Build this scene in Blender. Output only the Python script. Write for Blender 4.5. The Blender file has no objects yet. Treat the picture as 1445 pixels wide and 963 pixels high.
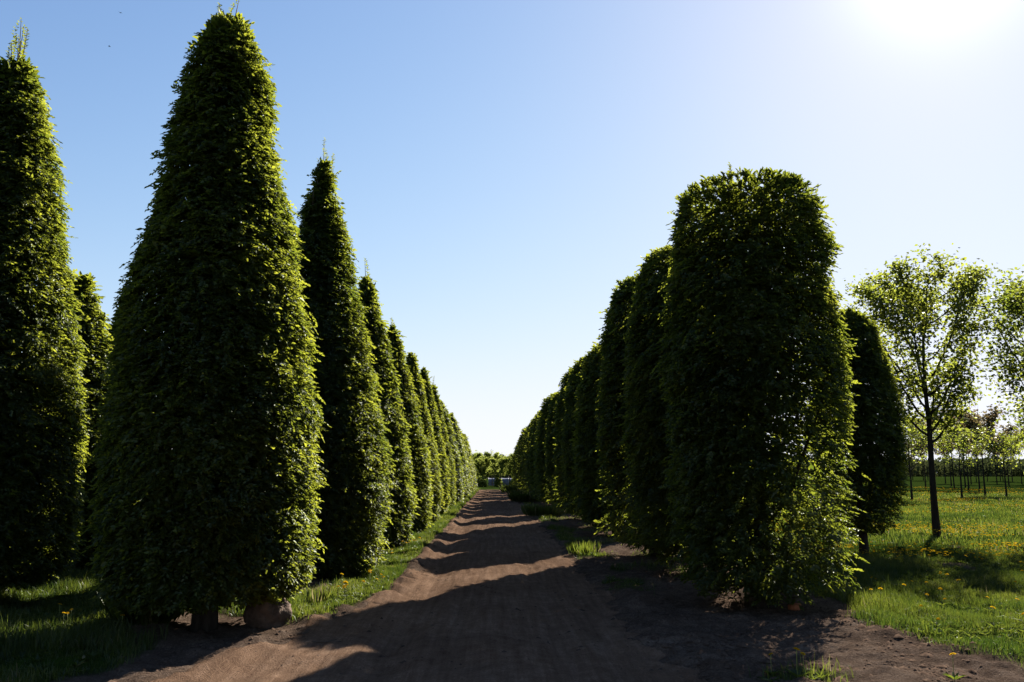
import bpy, math
import numpy as np
from math import radians as R

# ------------------------------------------------------------------ camera, sky, sun, exposure
S = bpy.context.scene
COL = S.collection
cam = bpy.data.objects.new('camera', bpy.data.cameras.new('camera'))
COL.objects.link(cam)
cam.location = (0, 0, 1.6)
cam.rotation_euler = (R(90 + 9.04), 0, R(-1.23))
cam.data.sensor_width = 36
cam.data.lens = 1172 / 1445 * 36
cam.data.clip_start = 0.05
cam.data.clip_end = 6000
S.camera = cam

SUN_EL, SUN_AZ = 31.5, 31.0            # azimuth from +Y towards +X
W = bpy.data.worlds.new('World')
S.world = W
W.use_nodes = True
wn, wl = W.node_tree.nodes, W.node_tree.links
bg = wn['Background']
sky = wn.new('ShaderNodeTexSky')
sky.sky_type = 'NISHITA'
sky.sun_disc = False
sky.sun_elevation = R(SUN_EL)
sky.sun_rotation = R(SUN_AZ)
sky.air_density = 1.0
sky.dust_density = 0.24
sky.ozone_density = 1.0
# film-like shoulder on the sky's radiance (per channel): 1 - exp(-k x)
gam = wn.new('ShaderNodeGamma'); gam.inputs[1].default_value = 1.36
wl.new(sky.outputs[0], gam.inputs[0])
sep = wn.new('ShaderNodeSeparateColor'); com = wn.new('ShaderNodeCombineColor')
wl.new(gam.outputs[0], sep.inputs[0])
for ch in range(3):
    pw = wn.new('ShaderNodeMath'); pw.operation = 'POWER'; pw.inputs[0].default_value = math.exp(-.15)
    wl.new(sep.outputs[ch], pw.inputs[1])
    sb = wn.new('ShaderNodeMath'); sb.operation = 'MULTIPLY_ADD'
    wl.new(pw.outputs[0], sb.inputs[0]); top = (3.72, 3.82, 4.32)[ch]; sb.inputs[1].default_value = -top; sb.inputs[2].default_value = top
    wl.new(sb.outputs[0], com.inputs[ch])
# bright aureole of the sun itself, which stands just above the picture
tc = wn.new('ShaderNodeTexCoord'); vn = wn.new('ShaderNodeVectorMath'); vn.operation = 'NORMALIZE'
wl.new(tc.outputs['Generated'], vn.inputs[0])
dt = wn.new('ShaderNodeVectorMath'); dt.operation = 'DOT_PRODUCT'
wl.new(vn.outputs[0], dt.inputs[0])
dt.inputs[1].default_value = (math.sin(R(SUN_AZ)) * math.cos(R(SUN_EL)), math.cos(R(SUN_AZ)) * math.cos(R(SUN_EL)), math.sin(R(SUN_EL)))
cl = wn.new('ShaderNodeMath'); cl.operation = 'MAXIMUM'; wl.new(dt.outputs['Value'], cl.inputs[0]); cl.inputs[1].default_value = 0
pa = wn.new('ShaderNodeMath'); pa.operation = 'POWER'; wl.new(cl.outputs[0], pa.inputs[0]); pa.inputs[1].default_value = 320
ma = wn.new('ShaderNodeMath'); ma.operation = 'MULTIPLY'; wl.new(pa.outputs[0], ma.inputs[0]); ma.inputs[1].default_value = 2.2
va = wn.new('ShaderNodeVectorMath'); va.operation = 'ADD'
wl.new(com.outputs[0], va.inputs[0]); wl.new(ma.outputs[0], va.inputs[1])
wl.new(va.outputs[0], bg.inputs[0])
bg.inputs[1].default_value = 0.05
sun = bpy.data.objects.new('sun', bpy.data.lights.new('sun', 'SUN'))
COL.objects.link(sun)
sun.data.energy = 5.0
sun.data.angle = R(0.53)
sun.data.color = (1.0, 0.93, 0.82)
sun.rotation_euler = (R(90 - SUN_EL), 0, R(180 - SUN_AZ))
S.view_settings.view_transform = 'Standard'
S.view_settings.look = 'None'
S.view_settings.exposure = 2.4
S.view_settings.gamma = 1.0
S.view_settings.use_curve_mapping = False
S.render.engine = 'CYCLES'
S.cycles.max_bounces = 6
S.cycles.diffuse_bounces = 3
S.cycles.glossy_bounces = 2
S.cycles.transmission_bounces = 4
S.cycles.caustics_reflective = False
S.cycles.caustics_refractive = False

rng = np.random.default_rng(11)

# ------------------------------------------------------------------ noise
def _hash(ix, iy, iz, seed):
    h = (ix.astype(np.int64) * 374761393 + iy.astype(np.int64) * 668265263 + iz.astype(np.int64) * 1274126177 + seed * 974634531)
    h = (h ^ (h >> 13)) * 1274126177 & 0x7fffffff
    h = (h ^ (h >> 16)) & 0xffff
    return h / 65535.0

def noise3(x, y, z, seed=0):
    x, y, z = np.broadcast_arrays(np.asarray(x, float), np.asarray(y, float), np.asarray(z, float))
    ix, iy, iz = np.floor(x), np.floor(y), np.floor(z)
    fx, fy, fz = x - ix, y - iy, z - iz
    fx, fy, fz = [t * t * (3 - 2 * t) for t in (fx, fy, fz)]
    r = 0
    for a in (0, 1):
        for b in (0, 1):
            for c in (0, 1):
                w = (fx if a else 1 - fx) * (fy if b else 1 - fy) * (fz if c else 1 - fz)
                r = r + w * _hash(ix + a, iy + b, iz + c, seed)
    return r * 2 - 1

def noise2(x, y, seed=0):
    return noise3(x, y, np.zeros(1), seed)

def fbm2(x, y, seed=0, octaves=4):
    r, a = 0, 1.0
    for k in range(octaves):
        r = r + a * noise2(x * 2 ** k, y * 2 ** k, seed + k)
        a *= .5
    return r

def sstep(a, b, x):
    t = np.clip((x - a) / (b - a), 0, 1)
    return t * t * (3 - 2 * t)

# ------------------------------------------------------------------ terrain functions
def road_left(y):
    return -1.38 - np.clip(11.2 - y, 0, 12) * .26

def road_right(y):
    return 1.45 + np.clip(7.5 - y, 0, 9) * .12

def road_mask(x, y):
    n = .16 * noise2(x * .3, y * 1.1, 5) + .12 * noise2(x * 2, y * 4.3, 6)
    return sstep(-.12, .12, x - road_left(y) + n) * sstep(-.12, .12, road_right(y) - x + n) * (y < 83)

def rise(x, y):
    return .006 * np.clip(y - 40, 0, 100) * sstep(9, 20, x)

def height(x, y):
    x = np.asarray(x, float); y = np.asarray(y, float)
    near = sstep(70, 25, np.hypot(x, y))
    m = road_mask(x, y)
    z = .025 * fbm2(x * .5, y * .5, 20, 3) + rise(x, y)
    off = (.026 * fbm2(x * 3.1, y * 3.1, 31, 3) + .034 * np.clip(noise2(x * 6, y * 6, 35), 0, 1) + .016 * noise2(x * 11, y * 11, 36)) * near + .03
    wob = .09 * noise2(x * 0, y * .25, 40)
    on = 0
    for c, w, d in ((-.92, .19, .050), (.62, .21, .046), (-.35, .12, .014), (1.1, .12, .018)):
        on = on - d * np.exp(-((x - c - wob) / w) ** 2)
    on = on + .012 * noise2(x * 9, y * .5, 50) + .007 * noise2(x * 18, y * 1.2, 51) + .014 * fbm2(x * 3, y * 3, 52, 4) + .035 * np.clip(x / 3, -.5, .5) ** 2 * -1
    z = z + (1 - m) * off + m * on
    berm = np.exp(-((x - road_left(y) - .05 + .1 * noise2(x * 0, y * 1.3, 61)) / .14) ** 2) * (.04 + .08 * noise2(x * 3, y * 4, 62))
    berm2 = np.exp(-((x - road_left(y) - .62) / .10) ** 2) * np.clip(.05 * noise2(x * 4, y * 3.3, 63), 0, 1) * (y < 11)
    berm3 = np.exp(-((x - 1.75 + .12 * noise2(x * 0, y * .9, 64)) / .2) ** 2) * (.03 + .03 * noise2(x * 3, y * 3, 65))
    return z + (berm + berm2 + berm3) * near * (y < 83)

def grass(x, y):
    """grass cover from 0 to 1"""
    x = np.asarray(x, float); y = np.asarray(y, float)
    n = .35 * fbm2(x * .9, y * .9, 70, 3)
    n2 = fbm2(x * 1.7, y * 1.7, 75, 3)
    meadow = sstep(4.0, 4.45, x + n * .8 + .06 * np.clip(y - 12, 0, 20) * 0)
    bare = sstep(.35, .75, n2 * .5 + np.exp(-((y + .1 * x - 15.2 + n) / .5) ** 2) * .9 * (x > 7.5))
    meadow = meadow * (1 - bare * (x > 5.5) * .9)
    vl = sstep(-2.35, -2.15, x + n * .35) * sstep(.02, .14, road_left(y) - x + n * .15) * sstep(9.0, 9.6, y)
    bl = sstep(-3.55, -3.75, x + n * .8) * sstep(7.9, 8.6, y + n * .6)
    fl = sstep(-3.05, -3.35, x + n * .6) * sstep(8.6, 7.8, y)
    btw = .75 * sstep(-.05, .45, n2) * (x < -2.2) * (x > -3.8) * (y > 9.6)
    vr = sstep(1.5, 1.65, x) * sstep(2.35, 2.0, x) * sstep(.05, .35, n2) * sstep(10.5, 13, y)
    vr2 = .35 * sstep(2.0, 2.2, x) * (x < 4.3) * sstep(.25, .6, n2) * sstep(11, 15, y)
    far = sstep(83, 85, y)
    cl = .7 * sstep(.36, .12, np.hypot((x - 2.42) / 1.3, (y - 6.75) / .8))
    return np.clip(np.maximum.reduce([meadow, vl, bl, fl, btw, vr, vr2, far, cl]), 0, 1) * (1 - road_mask(x, y) * (1 - far))

# ------------------------------------------------------------------ material helpers
class NT:
    def __init__(self, name):
        self.m = bpy.data.materials.new(name)
        self.m.use_nodes = True
        self.n, self.l = self.m.node_tree.nodes, self.m.node_tree.links
        self.n.clear()
        self.out = self.n.new('ShaderNodeOutputMaterial')
    def node(self, t, ins=None, **kw):
        nd = self.n.new(t)
        for k, v in kw.items():
            setattr(nd, k, v)
        for k, v in (ins or {}).items():
            if hasattr(v, 'is_linked'):
                self.l.new(v, nd.inputs[k])
            else:
                nd.inputs[k].default_value = v
        return nd
    def math(self, op, a, b=0.0, c=0.0):
        return self.node('ShaderNodeMath', {0: a, 1: b, 2: c}, operation=op).outputs[0]
    def ramp(self, fac, stops):
        nd = self.node('ShaderNodeValToRGB', {0: fac})
        e = nd.color_ramp.elements
        while len(e) < len(stops):
            e.new(.5)
        for el, (p, c) in zip(e, stops):
            el.position = p
            el.color = (*c, 1)
        return nd.outputs[0]
    def noise(self, scale, detail=4, rough=.55, vec=None):
        ins = {'Scale': scale, 'Detail': detail, 'Roughness': rough}
        if vec is not None:
            ins['Vector'] = vec
        return self.node('ShaderNodeTexNoise', ins).outputs[0]
    def attr(self, name):
        return self.node('ShaderNodeAttribute', attribute_name=name).outputs['Fac']
    def finish(self, shader):
        self.l.new(shader, self.out.inputs[0])
        return self.m

def leaf_material(name, dark, light, tdark, tlight, trans=.45, gloss=.05, rough=.38, vary=.22, dry=None):
    t = NT(name)
    a = t.math('ADD', t.attr('tint'), t.math('MULTIPLY', t.math('SUBTRACT', t.node('ShaderNodeObjectInfo').outputs['Random'], .5), vary))
    c1 = t.ramp(a, [(0, dark), (.86 if dry else 1, light)] + ([(.95, dry)] if dry else []))
    c2 = t.ramp(a, [(0, tdark), (.86 if dry else 1, tlight)] + ([(.95, dry)] if dry else []))
    d = t.node('ShaderNodeBsdfDiffuse', {'Color': c1}).outputs[0]
    tr = t.node('ShaderNodeBsdfTranslucent', {'Color': c2}).outputs[0]
    mx = t.node('ShaderNodeMixShader', {0: trans, 1: d, 2: tr}).outputs[0]
    g = t.node('ShaderNodeBsdfGlossy', {'Color': (.9, .95, .85, 1), 'Roughness': rough}).outputs[0]
    return t.finish(t.node('ShaderNodeMixShader', {0: gloss, 1: mx, 2: g}).outputs[0])

def bark_material(name, c1, c2, scale=14):
    t = NT(name)
    co = t.node('ShaderNodeTexCoord').outputs['Object']
    mp = t.node('ShaderNodeMapping', {'Vector': co, 'Scale': (1, 1, .22)}).outputs[0]
    n = t.noise(scale, 5, .6, mp)
    col = t.ramp(n, [(.3, c1), (.7, c2)])
    b = t.node('ShaderNodeBump', {'Strength': .7, 'Distance': .012, 'Height': n}).outputs[0]
    p = t.node('ShaderNodeBsdfPrincipled', {'Base Color': col, 'Roughness': .95, 'Normal': b, 'Specular IOR Level': .05})
    return t.finish(p.outputs[0])

def plain_material(name, c1, c2, rough=.8, scale=8, bump=.3, dist=.01, spec=.12):
    t = NT(name)
    co = t.node('ShaderNodeTexCoord').outputs['Object']
    n = t.noise(scale, 5, .6, co)
    col = t.ramp(n, [(.3, c1), (.7, c2)])
    b = t.node('ShaderNodeBump', {'Strength': bump, 'Distance': dist, 'Height': n}).outputs[0]
    return t.finish(t.node('ShaderNodeBsdfPrincipled', {'Base Color': col, 'Roughness': rough, 'Normal': b, 'Specular IOR Level': spec}).outputs[0])

def soil_colour(t, co):
    big = t.noise(.7, 4, .6, co)
    mid = t.noise(6, 5, .65, co)
    fine = t.noise(55, 4, .7, co)
    s = t.math('ADD', t.math('MULTIPLY', big, .28), t.math('ADD', t.math('MULTIPLY', mid, .30), t.math('MULTIPLY', fine, .42)))
    return s, mid, fine

def ground_material():
    t = NT('ground_soil_and_turf')
    co = t.node('ShaderNodeTexCoord').outputs['Object']
    s, mid, fine = soil_colour(t, co)
    soil = t.ramp(s, [(.34, (.022, .015, .011)), (.5, (.066, .046, .034)), (.66, (.155, .115, .088))])
    turf = t.ramp(t.noise(2.2, 5, .6, co), [(.3, (.009, .016, .004)), (.55, (.022, .038, .006)), (.8, (.045, .054, .012))])
    mixed = t.node('ShaderNodeMix', {0: t.attr('grass'), 6: soil, 7: turf}, data_type='RGBA').outputs[2]
    h = t.math('ADD', t.math('MULTIPLY', mid, .6), t.math('MULTIPLY', fine, .4))
    b = t.node('ShaderNodeBump', {'Strength': .9, 'Distance': .05, 'Height': h}).outputs[0]
    return t.finish(t.node('ShaderNodeBsdfDiffuse', {'Color': mixed, 'Roughness': .6, 'Normal': b}).outputs[0])

def road_material():
    t = NT('packed_dirt_road')
    co = t.node('ShaderNodeTexCoord').outputs['Object']
    x, y, z = t.node('ShaderNodeSeparateXYZ', {0: co}).outputs
    s, mid, fine = soil_colour(t, co)
    lane = t.node('ShaderNodeMapping', {'Vector': co, 'Scale': (9, .45, 1)}).outputs[0]
    st = t.noise(1.6, 4, .6, lane)
    v = t.math('ADD', t.math('MULTIPLY', s, .75), t.math('MULTIPLY', st, .25))
    col = t.ramp(v, [(.34, (.052, .031, .020)), (.5, (.132, .083, .055)), (.66, (.24, .162, .113))])
    # tyre lugs pressed along the wheel tracks
    ht = t.math('ADD', t.math('MULTIPLY', fine, .75), t.math('MULTIPLY', mid, .25))
    for cx in (-.92, -.62, .62):
        ax = t.math('ABSOLUTE', t.math('ADD', x, -cx))
        ph = t.math('ADD', t.math('MULTIPLY', y, 48.0), t.math('MULTIPLY', ax, 60.0))
        lug = t.math('MULTIPLY', t.math('GREATER_THAN', t.math('SINE', ph), .1), t.math('LESS_THAN', ax, .13))
        patch = t.math('GREATER_THAN', t.noise(.45, 2, .5, co), .5)
        ht = t.math('ADD', ht, t.math('MULTIPLY', t.math('MULTIPLY', lug, patch), .6))
    ht = t.math('ADD', ht, t.math('MULTIPLY', st, .3))
    b = t.node('ShaderNodeBump', {'Strength': 1.0, 'Distance': .04, 'Height': ht}).outputs[0]
    return t.finish(t.node('ShaderNodeBsdfDiffuse', {'Color': col, 'Roughness': .6, 'Normal': b}).outputs[0])

M = {
    'hornbeam': leaf_material('hornbeam_leaf', (.010, .019, .004), (.036, .051, .008), (.062, .088, .008), (.26, .275, .024), .50, .018, .45),
    'maple': leaf_material('maple_leaf', (.020, .032, .007), (.05, .065, .012), (.10, .135, .012), (.26, .28, .035), .52, .02),
    'purple': leaf_material('purple_leaf', (.05, .036, .022), (.075, .066, .026), (.11, .065, .035), (.17, .15, .05), .35, .02),
    'pale': leaf_material('pale_spring_leaf', (.07, .09, .02), (.12, .14, .035), (.15, .19, .03), (.30, .33, .07), .55, .0),
    'wood': leaf_material('far_wood_leaf', (.022, .032, .012), (.06, .065, .028), (.04, .06, .02), (.08, .09, .03), .15, .0),
    'grass': leaf_material('grass_blade', (.010, .021, .004), (.042, .058, .010), (.027, .052, .006), (.125, .145, .016), .42, .02, .4, 0, (.15, .125, .06)),
    'bark': bark_material('hornbeam_bark', (.013, .010, .008), (.04, .032, .025)),
    'maple_bark': bark_material('maple_bark', (.009, .007, .006), (.026, .020, .016), 18),
    'ground': ground_material(),
    'road': road_material(),
    'boulder': plain_material('boulder_stone', (.04, .027, .02), (.10, .068, .05), .95, 9, 1.0, .04),
    'brick': plain_material('fired_brick', (.22, .075, .035), (.30, .11, .05), .9, 40, .4, .004),
    'twig': plain_material('dead_twig', (.05, .035, .025), (.11, .08, .06), .9, 30),
    'petal': leaf_material('dandelion_petal', (.40, .23, .006), (.48, .33, .012), (.40, .23, .006), (.48, .33, .012), .3, .0),
    'stem': plain_material('dandelion_stem', (.10, .13, .03), (.16, .17, .05), .6),
    'film': plain_material('pale_plastic_film', (.05, .054, .085), (.12, .128, .18), .45, 3, .2, .02),
    'post': plain_material('grey_steel_post', (.16, .16, .17), (.24, .24, .25), .5),
    'bird': plain_material('dark_feather', (.02, .02, .022), (.04, .04, .045), .8),
    'clod': plain_material('loose_clod', (.03, .02, .015), (.085, .058, .042), 1, 25, 0, .001, 0),
}

# ------------------------------------------------------------------ mesh helpers
def mesh(name, V, loops, counts, mat, tint=None, smooth=False, extra=None):
    me = bpy.data.meshes.new(name)
    V = np.ascontiguousarray(V, dtype=np.float32)
    loops = np.ascontiguousarray(loops, dtype=np.int32).ravel()
    counts = np.ascontiguousarray(counts, dtype=np.int32)
    me.vertices.add(len(V)); me.vertices.foreach_set('co', V.ravel())
    me.loops.add(len(loops)); me.loops.foreach_set('vertex_index', loops)
    me.polygons.add(len(counts))
    st = np.zeros(len(counts), np.int32); st[1:] = np.cumsum(counts)[:-1]
    me.polygons.foreach_set('loop_start', st)
    if smooth:
        me.polygons.foreach_set('use_smooth', np.ones(len(counts), bool))
    for k, v in dict(extra or {}, **({'tint': tint} if tint is not None else {})).items():
        a = me.attributes.new(k, 'FLOAT', 'POINT')
        a.data.foreach_set('value', np.ascontiguousarray(v, dtype=np.float32))
    me.update(calc_edges=True)
    me.materials.append(M[mat])
    return me

def link(name, me, parent=None, loc=(0, 0, 0), rz=0.0):
    o = bpy.data.objects.new(name, me)
    COL.objects.link(o)
    o.location = loc
    o.rotation_euler = (0, 0, rz)
    if parent is not None:
        o.parent = parent
    return o

def thing(name, label, cat, loc, rz=0.0, group=None, me=None, sc=(1, 1, 1)):
    o = link(name, me, None, loc, rz)
    o.scale = sc
    o['label'] = label
    o['category'] = cat
    if group:
        o['group'] = group
    return o

def copy_thing(src, label, loc, rz=0.0, sc=(1, 1, 1), skip=()):
    r = src.copy(); COL.objects.link(r)
    r.location = loc; r.rotation_euler = (0, 0, rz); r.scale = sc
    r['label'] = label
    for ch in list(src.children):
        if ch.name.split('.')[0] in skip:
            continue
        c = ch.copy(); COL.objects.link(c); c.parent = r
        for g in list(ch.children):
            d = g.copy(); COL.objects.link(d); d.parent = c
    return r

def norm(v):
    return v / np.maximum(np.linalg.norm(v, axis=-1, keepdims=True), 1e-9)

def leaf_arrays(P, D, N, L, Wd, tint, fine=True, fold=.18):
    """ovate leaves: base point P, direction D, upper side N, length L, width Wd"""
    n = len(P)
    D = norm(D); Sd = norm(np.cross(D, N)); N = norm(np.cross(Sd, D))
    L = L[:, None]; Wd = Wd[:, None]
    if fine:
        up = fold * Wd * N
        vs = [P, P + .30 * L * D + .46 * Wd * Sd + up, P + .66 * L * D + .36 * Wd * Sd + up * .6, P + L * D - .10 * L * N,
              P + .66 * L * D - .36 * Wd * Sd + up * .6, P + .30 * L * D - .46 * Wd * Sd + up]
        V = np.stack(vs, 1).reshape(-1, 3)
        F = np.array([[0, 3, 2, 1], [0, 5, 4, 3]])
        k = 6
    else:
        V = np.stack([P, P + .45 * L * D + .5 * Wd * Sd, P + L * D - .08 * L * N, P + .45 * L * D - .5 * Wd * Sd], 1).reshape(-1, 3)
        F = np.array([[0, 3, 2, 1]])
        k = 4
    loops = (F[None] + (np.arange(n) * k)[:, None, None]).reshape(-1)
    counts = np.full(n * len(F), 4)
    return V, loops, counts, np.repeat(tint, k)

def join_arrays(parts):
    V, Lp, C, T, o = [], [], [], [], 0
    for v, l, c, t in parts:
        V.append(v); Lp.append(l + o); C.append(c); T.append(t); o += len(v)
    return np.concatenate(V), np.concatenate(Lp), np.concatenate(C), np.concatenate(T)

def tube_arrays(pts, rad, seg=8, cap=True):
    pts = np.asarray(pts, float); rad = np.asarray(rad, float)
    n = len(pts)
    d = norm(np.gradient(pts, axis=0))
    ref = np.array([1.0, 0, 0]) if abs(d[0][0]) < .8 else np.array([0, 1.0, 0])
    a = norm(np.cross(d, ref)); b = np.cross(d, a)
    th = np.arange(seg) * 2 * math.pi / seg
    V = (pts[:, None] + rad[:, None, None] * (a[:, None] * np.cos(th)[None, :, None] + b[:, None] * np.sin(th)[None, :, None])).reshape(-1, 3)
    i = np.arange(n - 1)[:, None] * seg; j = np.arange(seg)[None]; j2 = (j + 1) % seg
    F = np.stack([i + j, i + j2, i + seg + j2, i + seg + j], -1).reshape(-1)
    C = np.full((n - 1) * seg, 4)
    if cap:
        F = np.concatenate([F, (n - 1) * seg + np.arange(seg)]); C = np.append(C, seg)
    return V, F, C, np.zeros(len(V))

def grid_mesh(name, X, Y, Z, mat, extra=None):
    ny, nx = X.shape
    V = np.stack([X, Y, Z], -1).reshape(-1, 3)
    i = np.arange(ny - 1)[:, None] * nx; j = np.arange(nx - 1)[None]
    F = np.stack([i + j, i + j + 1, i + nx + j + 1, i + nx + j], -1).reshape(-1)
    return mesh(name, V, F, np.full((ny - 1) * (nx - 1), 4), mat, smooth=True, extra=extra)

# ------------------------------------------------------------------ ground and road
def graded(a, b, fn):
    v = [a]
    while v[-1] < b:
        v.append(v[-1] + fn(v[-1]))
    return np.array(v)

def build_ground():
    px = graded(0, 2600, lambda v: .07 if v < 9 else (.12 if v < 16 else .12 + (v - 16) * .14))
    xs = np.concatenate([-px[:0:-1], px])
    yf = graded(4.0, 2800, lambda v: max(.05, v * v / 1400) if v < 40 else v * .05)
    yb = 4.0 - graded(.3, 400, lambda v: .3 + v * .3)
    ys = np.concatenate([yb[::-1], yf])
    X, Y = np.meshgrid(xs, ys)
    Z = height(X, Y)
    m = sstep(.6, 1, road_mask(X, Y))
    far = sstep(150, 400, np.hypot(X, Y))
    Z = Z - .06 * m
    g = np.maximum(grass(X, Y), far)
    o = link('ground', grid_mesh('ground', X, Y, Z, 'ground', {'grass': g.ravel()}))
    o['kind'] = 'structure'
    ys = np.concatenate([np.arange(-14, 4, .3), graded(4.0, 83, lambda v: max(.035, v * v / 2600))])
    u = np.linspace(0, 1, 120)
    xl, xr = road_left(ys) - .3, road_right(ys) + .3
    X = xl[:, None] + (xr - xl)[:, None] * u[None]
    Y = np.repeat(ys[:, None], len(u), 1)
    m = road_mask(X, Y)
    Z = height(X, Y) + .008 - .09 * (1 - sstep(.15, .6, m))
    o = link('dirt_road', grid_mesh('dirt_road', X, Y, Z, 'road'))
    o['kind'] = 'structure'

build_ground()

def gz(x, y):
    return float(height(np.array([x]), np.array([y]))[0])

# ------------------------------------------------------------------ clipped hornbeams
def sample_profile(prof, n, r, bias=None):
    h = np.array([p[0] for p in prof]); w = np.array([p[1] for p in prof])
    hs = np.linspace(h[0], h[-1], 400)
    ws = np.interp(hs, h, w) + .06
    if bias is not None:
        ws = ws * bias(hs)
    cdf = np.cumsum(ws); cdf /= cdf[-1]
    z = np.interp(r.random(n), cdf, hs)
    return z, np.interp(z, h, w)

def crown_arrays(prof, nspray, leaf, seed, bias=None, holes=0.0, droop=.05, inner=.25, k=9, fine=True, lump=.065, rough_low=None, thin=None):
    r = np.random.default_rng(seed)
    z, w = sample_profile(prof, nspray, r, bias)
    th = r.random(nspray) * 2 * math.pi
    cx, sy = np.cos(th), np.sin(th)
    # swellings left by the shears, in loose horizontal tiers
    bulge = lump * (noise3(cx * w * 2.2, sy * w * 2.2, z * 3.2, seed) + .6 * noise3(cx * w * 5.5, sy * w * 5.5, z * 7.5, seed + 1))
    depth = np.where(r.random(nspray) < inner, r.random(nspray) * .75 * w, r.exponential(.05, nspray))
    depth = np.where(r.random(nspray) < .05, -r.random(nspray) * .09, depth)
    if rough_low is not None:
        s = rough_low(z)
        depth = depth - s * r.random(nspray) ** 2 * .14 + s * r.random(nspray) * .35
    rad = np.maximum(w + bulge - depth, .015)
    C = np.stack([cx * rad, sy * rad, z], -1)
    keep = np.ones(nspray, bool)
    if thin is not None:
        keep = r.random(nspray) < thin(th, z)
    if holes > 0:
        hn = noise3(C[:, 0] * 2.6, C[:, 1] * 2.6, C[:, 2] * 3.0, seed + 9)
        keep &= (hn > -1 + holes * 1.1) | (r.random(nspray) < .22)
    C, th, z = C[keep], th[keep], z[keep]
    n = len(C)
    top = np.clip((z - prof[-1][0] + .5) / .5, 0, 1)
    ax = np.stack([np.cos(th + r.normal(0, .55, n)), np.sin(th + r.normal(0, .55, n)), .12 + r.normal(0, .38, n) + top * 1.2], -1)
    ax = norm(ax)
    up = norm(np.stack([r.normal(0, .30, n), r.normal(0, .30, n), np.ones(n)], -1) + .62 * np.stack([np.cos(th), np.sin(th), 0 * th], -1))
    ax[:, 2] -= .30 * (1 - top); ax = norm(ax)
    sl = leaf * r.uniform(2.2, 3.6, n)
    fresh = np.clip(-depth[keep], 0, .1) * 4.5
    stint = np.clip(.40 + fresh + .28 * noise3(C[:, 0] * 1.7, C[:, 1] * 1.7, C[:, 2] * 2.2, seed + 3) + r.normal(0, .12, n), 0, 1)
    t = (np.arange(k) + .5) / k
    side = np.cross(ax, up)
    sgn = np.where(np.arange(k) % 2, 1.0, -1.0)
    P = C[:, None] + ax[:, None] * (t[None, :, None] - .75) * sl[:, None, None]
    P = P - np.array([0, 0, 1.0]) * (t ** 2)[None, :, None] * droop
    ang = np.radians(np.where(np.arange(k) == k - 1, 5, 52))[None, :] + r.normal(0, .2, (n, k))
    D = ax[:, None] * np.cos(ang)[..., None] + side[:, None] * (sgn[None] * np.sin(ang))[..., None]
    D[..., 2] -= .12
    N = up[:, None] + r.normal(0, .38, (n, k, 3))
    L = leaf * r.uniform(.7, 1.2, (n, k))
    tint = np.clip(stint[:, None] + .10 * (t[None] - .5) + r.normal(0, .10, (n, k)), 0, 1)
    return leaf_arrays(P.reshape(-1, 3), D.reshape(-1, 3), N.reshape(-1, 3), L.ravel(), (L * r.uniform(.52, .66, (n, k))).ravel(), tint.ravel(), fine)

def shoot_arrays(base, tip, leaf, seed, n=44):
    """leafy shoot left unclipped at the top"""
    r = np.random.default_rng(seed)
    base = np.array(base, float); tip = np.array(tip, float)
    t = np.linspace(.02, 1, n)
    bend = (np.sin(t * 3.0)[:, None] * r.normal(0, .05, (1, 3)) + np.sin(t * 6.5)[:, None] * r.normal(0, .02, (1, 3))) * (1, 1, 0)
    P = base + (tip - base) * t[:, None] + bend
    a = np.arange(n) * 2.4 + r.normal(0, .5, n)
    D = np.stack([np.cos(a), np.sin(a), r.uniform(-.2, 1.2, n)], -1)
    N = np.stack([-np.cos(a) * .8, -np.sin(a) * .8, np.ones(n)], -1)
    L = leaf * (1.45 - .7 * t)
    return leaf_arrays(P, D, N, L, L * .55, np.clip(r.normal(.6, .1, n), 0, 1))

def stem_path(h, r, lean=(0, 0), n=9, wob=.02):
    t = np.linspace(0, 1, n)
    p = np.stack([lean[0] * t + r.normal(0, wob, n) * t, lean[1] * t + r.normal(0, wob, n) * t, h * t - .05 * (t == 0)], -1)
    return p

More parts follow.
